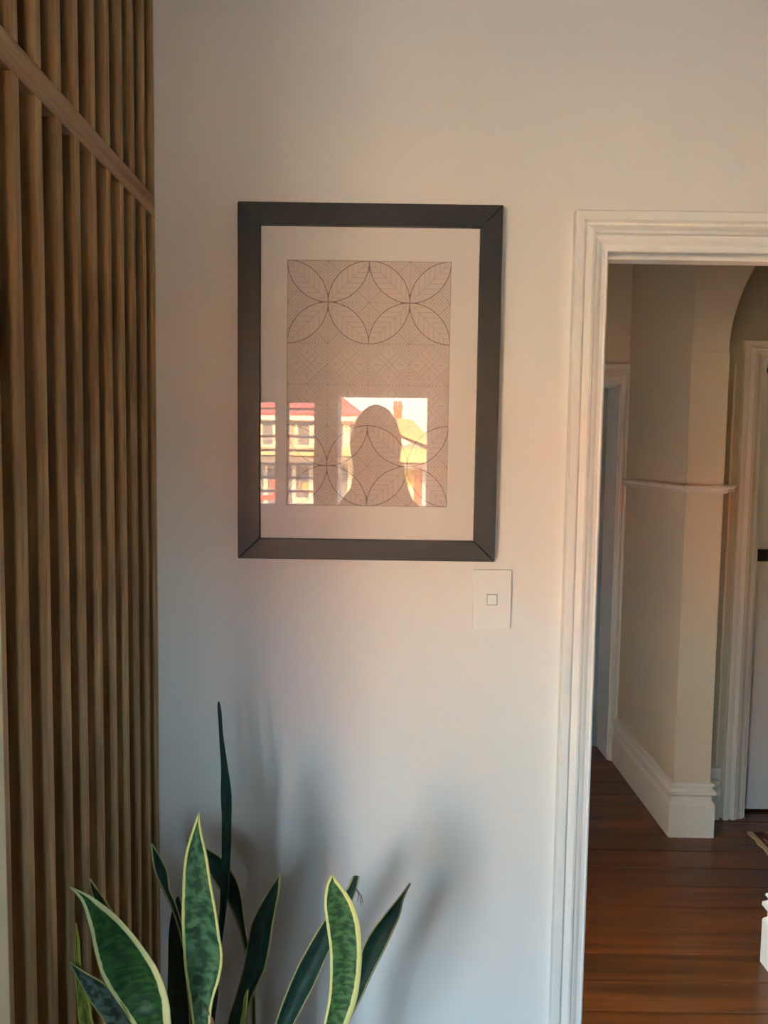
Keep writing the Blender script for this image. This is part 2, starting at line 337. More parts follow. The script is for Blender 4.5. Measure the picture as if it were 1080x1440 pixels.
# ------------------------------------------------------------------ window with shutters (behind the camera, seen in the picture glass)
w1 = root('window_1')
def wbar(nm, *a): return box(nm, *a, SHUT, w1, .002)
wbar('window_frame', -.749, 0.259, -2.915, -2.845, 1.942, 1.968); wbar('window_frame', -.749, 0.259, -2.915, -2.845, 1.302, 1.336)
wbar('window_frame', 0.236, 0.259, -2.915, -2.845, 1.336, 1.942); wbar('window_frame', -.749, -.725, -2.915, -2.845, 1.336, 1.942)
wbar('mullion', -.585, -.554, -2.915, -2.855, 1.336, 1.942)
wbar('mullion', -.300, -.246, -2.915, -2.845, 1.336, 1.942)
for a, b in ((-.725, -.585), (-.554, -.300), (-.246, .236)):
    box('pane', a, b, -2.888, -2.884, 1.336, 1.942, WGLASS, w1)
wbar('window_sill', -.76, 0.32, -2.80, -2.745, 1.272, 1.298)
box('window_architrave', .262, .32, -2.80, -2.785, 1.298, 2.03, SHUT, w1, .002); box('window_architrave', -.82, .262, -2.80, -2.785, 1.972, 2.03, SHUT, w1, .002)
# glazed entry door and a second window on the same street wall
d4 = root('door_4')
for a in ((-1.798, -1.76, .002, 1.968), (-.82, -.782, .002, 1.968)): box('jamb', a[0], a[1], -2.915, -2.805, a[2], a[3], SHUT, d4)
box('head_lining', -1.76, -.82, -2.915, -2.805, 1.93, 1.968, SHUT, d4)
for a in ((-1.757, -1.66), (-.92, -.823)): box('stile', a[0], a[1], -2.890, -2.850, .01, 1.927, SHUT, d4, .003)
box('rail', -1.66, -.92, -2.890, -2.850, 1.83, 1.927, SHUT, d4, .003); box('rail', -1.66, -.92, -2.890, -2.850, .01, .22, SHUT, d4, .003); box('rail', -1.66, -.92, -2.890, -2.850, .72, .86, SHUT, d4, .003); box('panel', -1.66, -.92, -2.880, -2.860, .22, .72, SHUT, d4)
box('pane', -1.66, -.92, -2.872, -2.866, .86, 1.83, WGLASS, d4)
# unseen side window, added at the left end to brighten the hall
w2 = root('added_hall_window')
for a in ((.252, .678, .402, .44), (.252, .678, 1.31, 1.348), (.252, .29, .44, 1.31), (.64, .678, .44, 1.31)): box('window_frame', -.49, -.43, a[0], a[1], a[2], a[3], SHUT, w2, .002)
box('pane', -.462, -.458, .29, .64, .44, 1.31, WGLASS, w2)
blade_me = None
def shutter(xa, xb, label):
    t = thing('shutter_panel', label, 'shutter', 'white louvred shutters at the street window', (0, 0, 0))
    box('stile', xa - .038, xa, -2.822, -2.790, 1.304, 1.966, SHUT, t, .002); box('stile', xb, xb + .038, -2.822, -2.790, 1.304, 1.966, SHUT, t, .002)
    box('rail', xa, xb, -2.822, -2.790, 1.900, 1.966, SHUT, t, .002); box('rail', xa, xb, -2.822, -2.790, 1.304, 1.322, SHUT, t, .002)
    for k in range(8):
        z = 1.336 + .0757 * k; W = .036
        prof = [(-W, 0), (-W * .8, .005), (0, .0075), (W * .8, .005), (W, 0), (W * .8, -.005), (0, -.0075), (-W * .8, -.005)]
        ca, sa = math.cos(.06), math.sin(.06)
        r0 = [(xa + .001, -2.806 + u * ca - v * sa, z + u * sa + v * ca) for u, v in prof]; r1 = [(xb - .001, q[1], q[2]) for q in r0]
        MB().rings([r0, r1]).build('louvre', SHUT, t)
shutter(-.530, -.393, 'narrow white louvred shutter beside the unshuttered window pane')
shutter(-.712, -.607, 'white louvred shutter second from the clear pane')
fs = thing('folded_shutter', 'folded stack of white shutter leaves beside the clear window pane', 'shutter')
for k in range(3): box('stile', -.353 + .034 * k, -.322 + .034 * k, -2.822, -2.72, 1.304, 1.966, SHUT, fs, .002)

# ------------------------------------------------------------------ slat screen
ss = thing('slat_screen', 'floor to ceiling screen of vertical oak slats with a high cross rail', 'screen', None, (-0.47, -0.3, 0))
def par(o, p):
    o.parent = p; o.matrix_parent_inverse = Matrix.Translation(-Vector(p.location)); return o
RZ0, RZ1 = 2.0635, 2.1025
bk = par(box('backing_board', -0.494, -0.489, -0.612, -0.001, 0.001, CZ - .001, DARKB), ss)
ys = [0.0, .0552, .1162, .1758, .237, .2987, .3627, .4225, .4837, .5459, .6065]
low = MB().box(-.0225, .0225, -.0095, .0095, 0, RZ0 - .001).build('slat', OAK); lowm = low.data
up = MB().box(-.0225, .0225, -.0095, .0095, 0, CZ - RZ1 - .002).build('slat', OAK); upm = up.data
for k, yk in enumerate(ys):
    w = .019 if k < 10 else .012
    yc = -yk - w / 2 - (.0006 if k == 0 else 0)
    for me_, z in ((lowm, .001), (upm, RZ1 + .001)):
        if k == 0: o = low if me_ is lowm else up
        else: o = bpy.data.objects.new('slat', me_); COL.objects.link(o)
        o.location = (-.467, yc, z); 
        if k == 10: o.scale = (1, w / .019, 1)
        par(o, ss)
par(box('rail', -.4893, -.4440, -.6128, -.0006, RZ0, RZ1, OAKR, None, .0008), ss)

# ------------------------------------------------------------------ light switch
sw = thing('light_switch', 'white vertical light switch plate with a single small rocker', 'switch', None, (0.2143, 0, 1.340))
par(box('mounting_plate', .1785, .2505, -.004, -.0003, 1.2825, 1.3985, paint('switch_gap', srgb(150, 150, 145), .6), None), sw)
par(box('cover_plate', .1772, .2518, -.0095, -.0040, 1.2813, 1.3990, PLASTIC, None, .0016), sw)
rk = MB(); rk.v = [(.2050, -.0097, 1.3300), (.2240, -.0097, 1.3300), (.2240, -.0097, 1.3500), (.2050, -.0097, 1.3500), (.2058, -.0135, 1.3308), (.2232, -.0135, 1.3308), (.2232, -.0112, 1.3492), (.2058, -.0112, 1.3492)]
rk.f = [(0, 1, 2, 3), (4, 5, 6, 7), (0, 1, 5, 4), (1, 2, 6, 5), (2, 3, 7, 6), (3, 0, 4, 7)]
par(rk.build('rocker', PLASTIC, None, .0008), sw)
m = MB(); m.box(.2037, .2253, -.0098, -.0090, 1.3287, 1.3513); par(m.build('rocker_surround', paint('switch_gap_soft', srgb(176, 176, 170), .6), None), sw)

# ------------------------------------------------------------------ framed print
X0, X1, Z0, Z1 = -.2822, .2155, 1.4165, 2.0900
I0, I1, J0, J1 = -.2402, .1742, 1.4562, 2.0492
A0, A1, B0, B1 = -.1902, .1217, 1.5205, 1.9875
fr = thing('framed_print', 'charcoal framed geometric leaf print behind glass hung on white wall', 'picture', None, ((X0 + X1) / 2, 0, Z0))
def frpart(name, qx, inner):
    m = MB(); n = 0
    yb, yf = -.002, -.024
    v = [(qx[0][0], yb, qx[0][1]), (qx[1][0], yb, qx[1][1]), (qx[2][0], yb, qx[2][1]), (qx[3][0], yb, qx[3][1])]
    f = [(a, yf, c) for a, b, c in v]
    m.v = v + f; m.f = [(0, 3, 2, 1), (4, 5, 6, 7), (0, 1, 5, 4), (1, 2, 6, 5), (2, 3, 7, 6), (3, 0, 4, 7)]
    par(m.build(name, FRAMEM, None, .0012), fr)
g_ = .00015
frpart('frame_side', [(X0, Z1 - g_), (X0, Z0 + g_), (I0, J0 + g_), (I0, J1 - g_)], 0)
frpart('frame_side', [(X1, Z0 + g_), (X1, Z1 - g_), (I1, J1 - g_), (I1, J0 + g_)], 0)
frpart('frame_side', [(X0 + g_, Z1), (I0 + g_, J1), (I1 - g_, J1), (X1 - g_, Z1)], 0)
frpart('frame_side', [(X0 + g_, Z0), (X1 - g_, Z0), (I1 - g_, J0), (I0 + g_, J0)], 0)
m = MB(); m.box(I0, A0, -.0110, -.0092, J0, J1); m.box(A1, I1, -.0110, -.0092, J0, J1); m.box(A0, A1, -.0110, -.0092, B1, J1); m.box(A0, A1, -.0110, -.0092, J0, B0)
mo = par(m.build('mat_board', MATB, None), fr)
pp = par(box('printed_sheet', A0 - .01, A1 + .01, -.0091, -.0070, B0 - .01, B1 + .01, PAPER), fr)
par(box('picture_glass', I0 - .001, I1 + .001, -.0162, -.0160, J0 - .001, J1 + .001, PGLASS), fr)
bold, fine = MB(), MB()
CW, CH = (A1 - A0) / 4, (B1 - B0) / 6
def seg(mb, p, q, w, y=-.00925):
    d = Vector((q[0] - p[0], q[1] - p[1]))
    if d.length < 1e-6: return
    n_ = Vector((-d.y, d.x)).normalized() * w / 2; k = len(mb.v)
    mb.v += [(p[0] + n_.x, y, p[1] + n_.y), (p[0] - n_.x, y, p[1] - n_.y), (q[0] - n_.x, y, q[1] - n_.y), (q[0] + n_.x, y, q[1] + n_.y)]
    mb.f.append((k, k + 1, k + 2, k + 3))
def cell(i, j, fx, fy):
    def T(u, v):
        if fx: u = 1 - u
        if fy: v = 1 - v
        return (A0 + (i + u) * CW, B1 - (j + v) * CH)
    return T
def clipseg(mb, T, p, q, inside, w, n=24):
    """draw the parts of pq where inside() holds"""
    run = None
    for k in range(n + 1):
        t = k / n; c = (p[0] + (q[0] - p[0]) * t, p[1] + (q[1] - p[1]) * t); ok = inside(*c)
        if ok and run is None: run = c
        if (not ok or k == n) and run is not None:
            seg(mb, T(*run), T(*(c if ok else last)), w); run = None
        last = c
def leafcell(i, j, fx, fy):
    T = cell(i, j, fx, fy)             # tip at (0,0), node at (1,1)
    inl = lambda u, v: (u - 1) ** 2 + v ** 2 < 1 and u ** 2 + (v - 1) ** 2 < 1
    N = 16
    for k in range(N):
        a0, a1 = PI / 2 * k / N, PI / 2 * (k + 1) / N
        seg(bold, T(1 - math.cos(a0), math.sin(a0)), T(1 - math.cos(a1), math.sin(a1)), .0016, -.0093)
        seg(bold, T(math.sin(a0), 1 - math.cos(a0)), T(math.sin(a1), 1 - math.cos(a1)), .0016, -.0093)
    seg(fine, T(.04, .04), T(.96, .96), .0006)
    for k in range(1, 8):
        s = k / 8 + .03
        clipseg(fine, T, (s, s), (0, s), inl, .0006); clipseg(fine, T, (s, s), (s, 0), inl, .0006)
    out = lambda u, v: not inl(u, v)
    # one free corner holds nested chevrons, the other slanted hatching
    for k in range(1, 10):
        s = k * .085
        clipseg(fine, T, (1 - s, 0), (1, s), out, .0006, 16)
        clipseg(fine, T, (0, 1 - s), (s, 1), out, .0006, 16)
    clipseg(fine, T, (1, 0), (.5, .5), out, .0007); clipseg(fine, T, (0, 1), (.5, .5), out, .0007)
for jj in (0, 4):
    for (i, fx) in ((0, 0), (1, 1), (2, 0), (3, 1)):
        leafcell(i, jj, fx, 0); leafcell(i, jj + 1, fx, 1)
for j in (2, 3):
    for i in range(4):
        T = cell(i, j, (i + j) % 2, 0)
        seg(fine, T(.5, 0), T(1, .5), .0006); seg(fine, T(1, .5), T(.5, 1), .0006); seg(fine, T(.5, 1), T(0, .5), .0006); seg(fine, T(0, .5), T(.5, 0), .0006)
        for s in (-.04, .04):
            seg(fine, T(.25 + s, .25 - s), T(.75 + s, .75 - s), .0006); seg(fine, T(.25 + s, .75 + s), T(.75 + s, .25 + s), .0006)
        for (u, v) in ((.5, .2), (.5, .8)): seg(fine, T(u, v - .06), T(u, v + .06), .0009)
        for (u, v) in ((.2, .5), (.8, .5)): seg(fine, T(u - .06, v), T(u + .06, v), .0009)
        for k in range(1, 6):
            s = k * .5 / 6
            seg(fine, T(0, .5 - s), T(.5 - s, 0), .0006); seg(fine, T(1, .5 + s), T(.5 + s, 1), .0006)
            seg(fine, T(.5 + s, 0), T(1, .5 - s), .0006); seg(fine, T(0, .5 + s), T(.5 - s, 1), .0006)
seg(bold, cell(0, 3, 0, 0)(.5, 0), cell(1, 2, 0, 0)(0, .5), .0008, -.0093)
for j in range(7):                       # dotted lines between the cells
    for k in range(96):
        if k % 2 == 0 and j not in (0, 6) or j in (0, 6):
            u0 = A0 + (A1 - A0) * k / 96; z = B1 - j * CH + (-.0006 if j == 0 else .0006 if j == 6 else 0)
            seg(fine, (u0, z), (u0 + (A1 - A0) / 96, z), .0009)
for i in range(5):
    for k in range(140):
        if k % 2 == 0 or i in (0, 4):
            v0 = B1 - (B1 - B0) * k / 140; x = A0 + i * CW + (.0006 if i == 0 else -.0006 if i == 4 else 0)
            seg(fine, (x, v0), (x, v0 - (B1 - B0) / 140), .0008)
for i in range(5):
    for j in range(7):
        x, z = A0 + i * CW, B1 - j * CH
        x = min(max(x, A0 + .001), A1 - .001); z = min(max(z, B0 + .001), B1 - .001)
        seg(bold, (x - .0011, z), (x + .0011, z), .0022, -.0094)
for (i, j) in ((1, 1), (3, 1), (1, 5), (3, 5)):
    x, z = A0 + i * CW, B1 - j * CH
    seg(bold, (x - .018, z), (x + .018, z), .0016, -.0094); seg(bold, (x, z - .018), (x, z + .018), .0016, -.0094)
for (i, j, s) in ((2, 0, -1), (2, 4, -1), (2, 6, 1)):
    x, z = A0 + i * CW, B1 - j * CH; seg(bold, (x, z), (x, z + s * .022), .0016, -.0094)
fo = fine.build('fine_line_drawing', INKF, None); par(fo, fr); bo = bold.build('bold_line_drawing', INK, None); par(bo, fr); bo['kind'] = 'stuff'; fo['kind'] = 'stuff'

# ------------------------------------------------------------------ snake plant
LEAVES = {
'L1':(-0.20,[(-0.2819, 1.1904, -0.2807, 1.1904), (-0.2832, 1.174, -0.277, 1.1716), (-0.2796, 1.1236, -0.2734, 1.1237), (-0.2772, 1.0665, -0.2648, 1.0667), (-0.2773, 1.0218, -0.2599, 1.022), (-0.2762, 0.9705, -0.26, 0.9707), (-0.2762, 0.9188, -0.2613, 0.919), (-0.2776, 0.8669, -0.2638, 0.8671), (-0.2802, 0.8146, -0.2689, 0.8148), (-0.2879, 0.7356, -0.2791, 0.7357), (-0.297, 0.6559, -0.2843, 0.656), (-0.3047, 0.6023, -0.2895, 0.6025)]),
'L2':(-0.40,[(-0.2684, 1.0884, -0.2673, 1.0884), (-0.278, 1.061, -0.2632, 1.0591), (-0.2876, 1.0259, -0.257, 1.0264), (-0.2921, 0.9874, -0.2508, 0.988), (-0.2933, 0.9488, -0.2445, 0.9495), (-0.2936, 0.9044, -0.2382, 0.9052), (-0.2917, 0.8653, -0.2329, 0.8696), (-0.2876, 0.8262, -0.2373, 0.8314), (-0.2835, 0.7924, -0.247, 0.7986), (-0.2783, 0.7586, -0.2514, 0.759)]),
'L3':(-0.45,[(-0.4408, 1.0012, -0.4388, 1.0002), (-0.4259, 0.9824, -0.4116, 0.989), (-0.4171, 0.9614, -0.3876, 0.9703), (-0.4104, 0.935, -0.3655, 0.9484), (-0.4057, 0.9031, -0.3434, 0.9232), (-0.397, 0.8733, -0.3243, 0.8936), (-0.381, 0.8413, -0.3082, 0.8596), (-0.3629, 0.8125, -0.2993, 0.8275), (-0.3488, 0.7911, -0.2974, 0.7973)]),
'L4':(-0.36,[(-0.4476, 0.9612, -0.4454, 0.96), (-0.4446, 0.9395, -0.4249, 0.9318), (-0.434, 0.9133, -0.4099, 0.9044), (-0.4157, 0.8825, -0.3915, 0.8748), (-0.3974, 0.8423, -0.3708, 0.8427), (-0.3835, 0.796, -0.3557, 0.7965), (-0.373, 0.726, -0.343, 0.7264)]),
'L5':(-0.41,[(-0.449, 0.9218, -0.448, 0.9218), (-0.4505, 0.892, -0.4431, 0.8921), (-0.4511, 0.8587, -0.4425, 0.8644), (-0.4505, 0.8254, -0.4378, 0.8256), (-0.4488, 0.7975, -0.4297, 0.7978), (-0.4451, 0.7639, -0.4249, 0.7642)]),
'L6':(-0.47,[(-0.4352, 0.9037, -0.4332, 0.9026), (-0.4265, 0.8828, -0.4094, 0.8872), (-0.4138, 0.8609, -0.3856, 0.8718), (-0.4011, 0.8378, -0.3638, 0.8458), (-0.3854, 0.8115, -0.3451, 0.8121)]),
'L7':(-0.30,[(-0.3701, 0.9878, -0.3678, 0.9866), (-0.3692, 0.9627, -0.353, 0.963), (-0.3647, 0.9412, -0.3428, 0.9379), (-0.3545, 0.9162, -0.3407, 0.9091), (-0.3409, 0.885, -0.3304, 0.8876), (-0.3272, 0.8453, -0.3191, 0.8478), (-0.3181, 0.8028, -0.3088, 0.803), (-0.3137, 0.754, -0.2997, 0.7542), (-0.3094, 0.6802, -0.293, 0.6804)]),
'L8':(-0.25,[(-0.3417, 0.8672, -0.3393, 0.8672), (-0.3528, 0.8318, -0.3298, 0.8321), (-0.3568, 0.7811, -0.3253, 0.7816), (-0.3584, 0.7175, -0.3219, 0.718), (-0.359, 0.6405, -0.3174, 0.6411)]),
'L9':(-0.17,[(-0.3464, 0.9268, -0.3438, 0.9256), (-0.3362, 0.9072, -0.3273, 0.9192), (-0.3159, 0.8796, -0.303, 0.9076), (-0.2917, 0.84, -0.2775, 0.8868), (-0.2712, 0.8096, -0.2532, 0.8446), (-0.2545, 0.767, -0.243, 0.7832), (-0.2404, 0.7133, -0.2326, 0.7188), (-0.2326, 0.6619, -0.2235, 0.6647), (-0.2299, 0.58, -0.2208, 0.5802)]),
'L10':(-0.22,[(-0.1723, 0.894, -0.171, 0.8927), (-0.1894, 0.8643, -0.1722, 0.8645), (-0.2067, 0.8344, -0.177, 0.8349), (-0.2202, 0.802, -0.1831, 0.7986), (-0.2276, 0.763, -0.1891, 0.7558), (-0.235, 0.7212, -0.1977, 0.7166), (-0.2462, 0.6779, -0.2163, 0.6744), (-0.2625, 0.6185, -0.235, 0.6189)]),
'L11':(-0.30,[(-0.2133, 0.7407, -0.2122, 0.7408), (-0.2192, 0.7247, -0.2133, 0.7248), (-0.2215, 0.7037, -0.2156, 0.7063), (-0.225, 0.6814, -0.218, 0.6815)]),
'L12':(-0.40,[(-0.2578, 0.7826, -0.2567, 0.7827), (-0.2546, 0.7725, -0.2514, 0.7737), (-0.2503, 0.759, -0.2449, 0.7591)]),
'L13':(-0.23,[(-0.045, 0.8964, -0.034, 0.8966), (-0.0546, 0.8747, -0.0398, 0.8698), (-0.0763, 0.8463, -0.0517, 0.8364), (-0.0957, 0.814, -0.0685, 0.7951), (-0.1236, 0.7647, -0.0878, 0.7537), (-0.1455, 0.7179, -0.1096, 0.7003), (-0.1626, 0.6735, -0.1316, 0.6544), (-0.1785, 0.621, -0.15, 0.6149)]),
'L14':(-0.40,[(-0.0708, 0.995, -0.0686, 0.9939), (-0.078, 0.9784, -0.0547, 0.9787), (-0.081, 0.9496, -0.0385, 0.9525), (-0.0764, 0.9131, -0.0275, 0.9171), (-0.0718, 0.8742, -0.0239, 0.8771), (-0.0715, 0.835, -0.0255, 0.8356), (-0.0733, 0.8012, -0.0315, 0.7984), (-0.0805, 0.7615, -0.0429, 0.762)]),
'L15':(-0.22,[(0.0534, 0.8806, 0.0558, 0.8794), (0.0353, 0.8547, 0.0439, 0.8522), (0.0122, 0.826, 0.037, 0.8186), (-0.0084, 0.7973, 0.0227, 0.7848), (-0.0254, 0.7659, 0.0047, 0.743), (-0.0349, 0.7268, -0.0147, 0.701), (-0.0505, 0.6742, -0.0341, 0.6548), (-0.0688, 0.628, -0.0536, 0.615)]),
}
GM = leaf_mat('leaf_banded', srgb(28, 66, 42), srgb(84, 124, 88), srgb(206, 206, 128), 30)
GB = leaf_mat('leaf_fine_banded', srgb(34, 70, 42), srgb(80, 120, 72), srgb(214, 212, 140), 55)
GD = leaf_mat('leaf_dark', srgb(18, 46, 40), srgb(30, 66, 54), srgb(168, 160, 104), 18)
GF = leaf_mat('leaf_deep_green', srgb(24, 62, 30), srgb(50, 98, 46), srgb(214, 212, 150), 50)
GS = leaf_mat('leaf_mottled', srgb(30, 52, 44), srgb(98, 122, 108), srgb(150, 160, 92), 34)
GY = leaf_mat('leaf_yellow_side', srgb(80, 96, 40), srgb(150, 156, 66), srgb(176, 176, 80), 20)
BR = paint('dry_leaf', srgb(140, 84, 60), .7, .1)
# name: material, left margin (m), right margin (m), cross curve, base x offset in pot
SPEC = {'L1': (GD, 0, 0, .25, -.02), 'L2': (GM, .0032, .0036, .18, .0), 'L3': (GF, .0035, .0125, .22, -.05), 'L4': (GF, .0012, .007, .2, -.07),
        'L5': (GY, .001, .003, .2, -.09), 'L6': (GS, .0016, .0022, .18, -.06), 'L7': (GD, .002, .0016, .25, -.04), 'L8': (GD, 0, 0, .2, -.05),
        'L9': (GD, .0026, .0022, .2, .01), 'L10': (GD, .0006, .0026, .2, .03), 'L11': (GY, .001, .001, .2, .03), 'L12': (BR, 0, 0, .2, .0),
        'L13': (GD, .0020, .0010, .25, .06), 'L14': (GB, .0034, .0075, .14, .05), 'L15': (GD, .0020, .0022, .2, .08)}
PX, PY = -.235, -.30
def cr4(p0, p1, p2, p3, t):
    return tuple(.5 * ((2 * b) + (-a + c) * t + (2 * a - 5 * b + 4 * c - d) * t * t + (-a + 3 * b - 3 * c + d) * t ** 3) for a, b, c, d in zip(p0, p1, p2, p3))
plant = thing('snake_plant', 'potted snake plant with yellow edged sword leaves standing beside slat screen', 'plant', None, (PX, PY, 0))
for nm, (yl, rows) in LEAVES.items():
    mt, ml, mr, cv, bx = SPEC[nm]
    adj = {'L4': .94, 'L5': .95, 'L3': .98}.get(nm)
    rows = [tuple(r) for r in rows]
    if adj:                                         # bring the leaf a little nearer the room so it clears the slats
        zc, xc = 1.62, 0.0
        d_old = yl + 1.5; d_new = d_old * adj; s = d_new / d_old; yl = d_new - 1.5
        rows = [(a * s, zc + (b - zc) * s, c * s, zc + (d - zc) * s) for a, b, c, d in rows]
    wl = math.hypot(rows[-1][0] - rows[-1][2], rows[-1][1] - rows[-1][3])
    zb = .27; xb = PX + bx; yb = PY + .02 * math.sin(len(nm) * 3 + bx * 90)
    pts = [(a, b, yl, c, d, yl) for a, b, c, d in rows]
    la = pts[-1]; hz = (la[1] + la[4]) / 2; wb = max(.010, min(.022, wl * .45))
    for t in (.1, .3, .6, 1.0):
        cxm = (la[0] + la[3]) / 2 * (1 - t) + xb * t; zm = hz * (1 - t) + zb * t; ym = yl * (1 - t) + yb * t; w = wl * .5 * (1 - t) + wb * .5 * t
        pts.append((cxm - w, zm, ym, cxm + w, zm, ym))
    P = [pts[0]] + pts + [pts[-1]]; fine_rows = []
    for k in range(1, len(P) - 2):
        for q in range(4): fine_rows.append(cr4(P[k - 1], P[k], P[k + 1], P[k + 2], q / 4))
    fine_rows.append(pts[-1])
    verts, faces, uvs = [], [], []; acc = 0; prev = None; K = 0
    for r in fine_rows:
        a, b, ya, c, d, yd = r; L = Vector((a, ya, b)); Rr = Vector((c, yd, d)); W = (Rr - L).length; C = (L + Rr) / 2
        if prev is not None: acc += (C - prev).length
        prev = C
        fl_ = min(.45, ml / W) if W > 1e-5 else .45; fr_ = min(.45, mr / W) if W > 1e-5 else .45
        if fl_ < .01: fl_ = .01
        if fr_ < .01: fr_ = .01
        ts = [0, fl_] + [fl_ + (1 - fl_ - fr_) * q / 6 for q in range(1, 6)] + [1 - fr_, 1]
        us = [0 if ml else .2, .1 if ml else .2] + [.1 + .8 * q / 6 for q in range(1, 6)] + [.9 if mr else .8, 1 if mr else .8]
        for t, u in zip(ts, us):
            p = L.lerp(Rr, t); sag = cv * W * (1 - (2 * t - 1) ** 2); rip = .0012 * math.sin(acc * 70 + t * 3) * abs(2 * t - 1)
            verts.append((p.x, p.y + sag + rip, p.z)); uvs.append((u, acc))
    K = 9
    for i in range(len(fine_rows) - 1):
        for q in range(K - 1): faces.append((i * K + q, i * K + q + 1, (i + 1) * K + q + 1, (i + 1) * K + q))
    me = bpy.data.meshes.new('leaf'); me.from_pydata(verts, [], faces); me.update(); me.materials.append(mt)
    ul = me.uv_layers.new(name='UVMap')
    for lp in me.loops: ul.data[lp.index].uv = uvs[lp.vertex_index]
    for p in me.polygons: p.use_smooth = True
    o = bpy.data.objects.new('leaf', me); COL.objects.link(o)
    sm = o.modifiers.new('thick', 'SOLIDIFY'); sm.thickness = .0018; sm.offset = 0
    par(o, plant)
    if nm == 'L13': stub = o
    if nm == 'L12': o['label'] = 'short dry brown leaf tip'
m = MB()                                             # dry fibres at the cut leaf top
for k, (dx, dz) in enumerate(((.004, -.022), (.010, -.028), (.013, -.024))):
    a = Vector((-.040, -.232, .878)); b = a + Vector((dx, -.004, dz)); c = (a + b) / 2 + Vector((.004, 0, 0))
    m.rings([[(p.x - .0006, p.y, p.z), (p.x + .0006, p.y, p.z), (p.x, p.y - .0010, p.z)] for p in (a, c, b)])
par(m.build('dry_fibre', BR), plant)
def ringz(r, z, n=40): return [(PX + r * math.cos(2 * PI * k / n), PY + r * math.sin(2 * PI * k / n), z) for k in range(n)]
POTM = paint('pot_glaze', srgb(70, 70, 72), .5, .05)
m = MB(); m.rings([ringz(r, z) for r, z in ((.105, .001), (.112, .006), (.135, .14), (.150, .290), (.156, .297), (.156, .312), (.148, .314), (.143, .308), (.140, .272))])
par(m.build('pot', POTM, None, smooth=True), plant)
m = MB(); m.rings([ringz(.1395, .262), ringz(.1395, .2745), ringz(.07, .281)]); par(m.build('soil', paint('soil', srgb(52, 38, 28), .95, .3, 60, .8, 90), None, smooth=True), plant)

# ------------------------------------------------------------------ rug in the hall
rug = thing('rug', 'dark red patterned rug with cream fringe on the hall floor', 'rug', None, (2.2, 1.37, 0))
def rug_mat():
    m_, t, b = base_mat('rug_pile'); b.inputs['Roughness'].default_value = .95
    tcn = t.nodes.new('ShaderNodeTexCoord'); v = t.nodes.new('ShaderNodeTexVoronoi'); v.inputs['Scale'].default_value = 16; t.links.new(tcn.outputs['Object'], v.inputs['Vector'])
    r = t.nodes.new('ShaderNodeValToRGB'); t.links.new(v.outputs['Distance'], r.inputs[0]); r.color_ramp.interpolation = 'CONSTANT'
    r.color_ramp.elements[0].color = (*srgb(40, 28, 34), 1); r.color_ramp.elements[1].position = .35; r.color_ramp.elements[1].color = (*srgb(112, 46, 36), 1)
    e = r.color_ramp.elements.new(.62); e.color = (*srgb(160, 130, 96), 1)
    t.links.new(r.outputs[0], b.inputs['Base Color']); return m_
par(box('rug_pile', 1.622, 2.95, 1.02, 1.728, .0005, .011, rug_mat(), None, .003), rug)
fm = paint('fringe', srgb(196, 172, 132), .9, .1)
m = MB(); n = 64
for k in range(n):
    y0_ = 1.022 + (1.735 - 1.022) * k / n; wv = .004 * math.sin(k * .9) + random.uniform(-.002, .002)
    m.box(1.602 + wv, 1.624, y0_, y0_ + .0100, .0005, .008)
o = par(m.build('fringe', fm), rug); o['kind'] = 'stuff'

# ------------------------------------------------------------------ street outside (seen reflected in the picture glass)
YS = -28.5; GZ = -2.0
GROUND = paint('street_asphalt', srgb(150, 136, 118), .9, .1, .5)
struct(MB().box(-70, 70, -120, 60, GZ - .3, GZ).build('ground', GROUND))
m = MB(); m.box(-12, 14, YS + 0.2, YS + 3.2, GZ, GZ + .14); struct(m.build('footpath', paint('footpath_concrete', srgb(176, 170, 160), .9, .06, 1.5)))
REDR = paint('red_roof', srgb(205, 62, 50), .7, .06, 1.0); CRM = paint('cream_weatherboard', srgb(232, 206, 168), .7, .03, 1.0)
WHT = paint('white_joinery', srgb(244, 232, 206), .5, .02); GRYH = paint('grey_wall', srgb(120, 112, 108), .8, .05, 1.0); PANE = paint('far_window_glass', srgb(92, 92, 98), .15, .1, .6)
TILE = paint('brown_roof', srgb(168, 132, 92), .8, .12, 2.0); BRK = paint('chimney_brick', srgb(204, 76, 34), .85, .12, 5); POTT = paint('chimney_pot', srgb(205, 84, 56), .8, .06)
AWN = paint('awning_fascia', srgb(230, 172, 110), .7, .04); DRK = paint('painted_awning_shade', srgb(92, 84, 80), .8, .05)  # dark colour stands in for the shadow under the awnings
h1 = thing('corner_house', 'cream two storey house with red hipped roof across the street', 'house')
box('wall', -11.0, -1.10, YS - 7.5, YS, GZ, 3.05, CRM, h1)
m = MB()   # hip roof
m.v = [(-11.4, YS + .45, 3.15), (-.78, YS + .45, 3.15), (-.78, YS - 7.9, 3.15), (-11.4, YS - 7.9, 3.15), (-9.4, YS - 3.7, 4.75), (-2.75, YS - 3.7, 4.75), (-11.4, YS + .45, 3.08), (-.78, YS + .45, 3.08), (-.78, YS - 7.9, 3.08), (-11.4, YS - 7.9, 3.08)]
m.f = [(0, 1, 5, 4), (1, 2, 5), (2, 3, 4, 5), (3, 0, 4), (6, 7, 8, 9), (0, 1, 7, 6), (1, 2, 8, 7), (2, 3, 9, 8), (3, 0, 6, 9)]
m.build('roof', REDR, h1)
box('fascia', -11.35, -.85, YS + .36, YS + .44, 2.90, 3.08, WHT, h1)
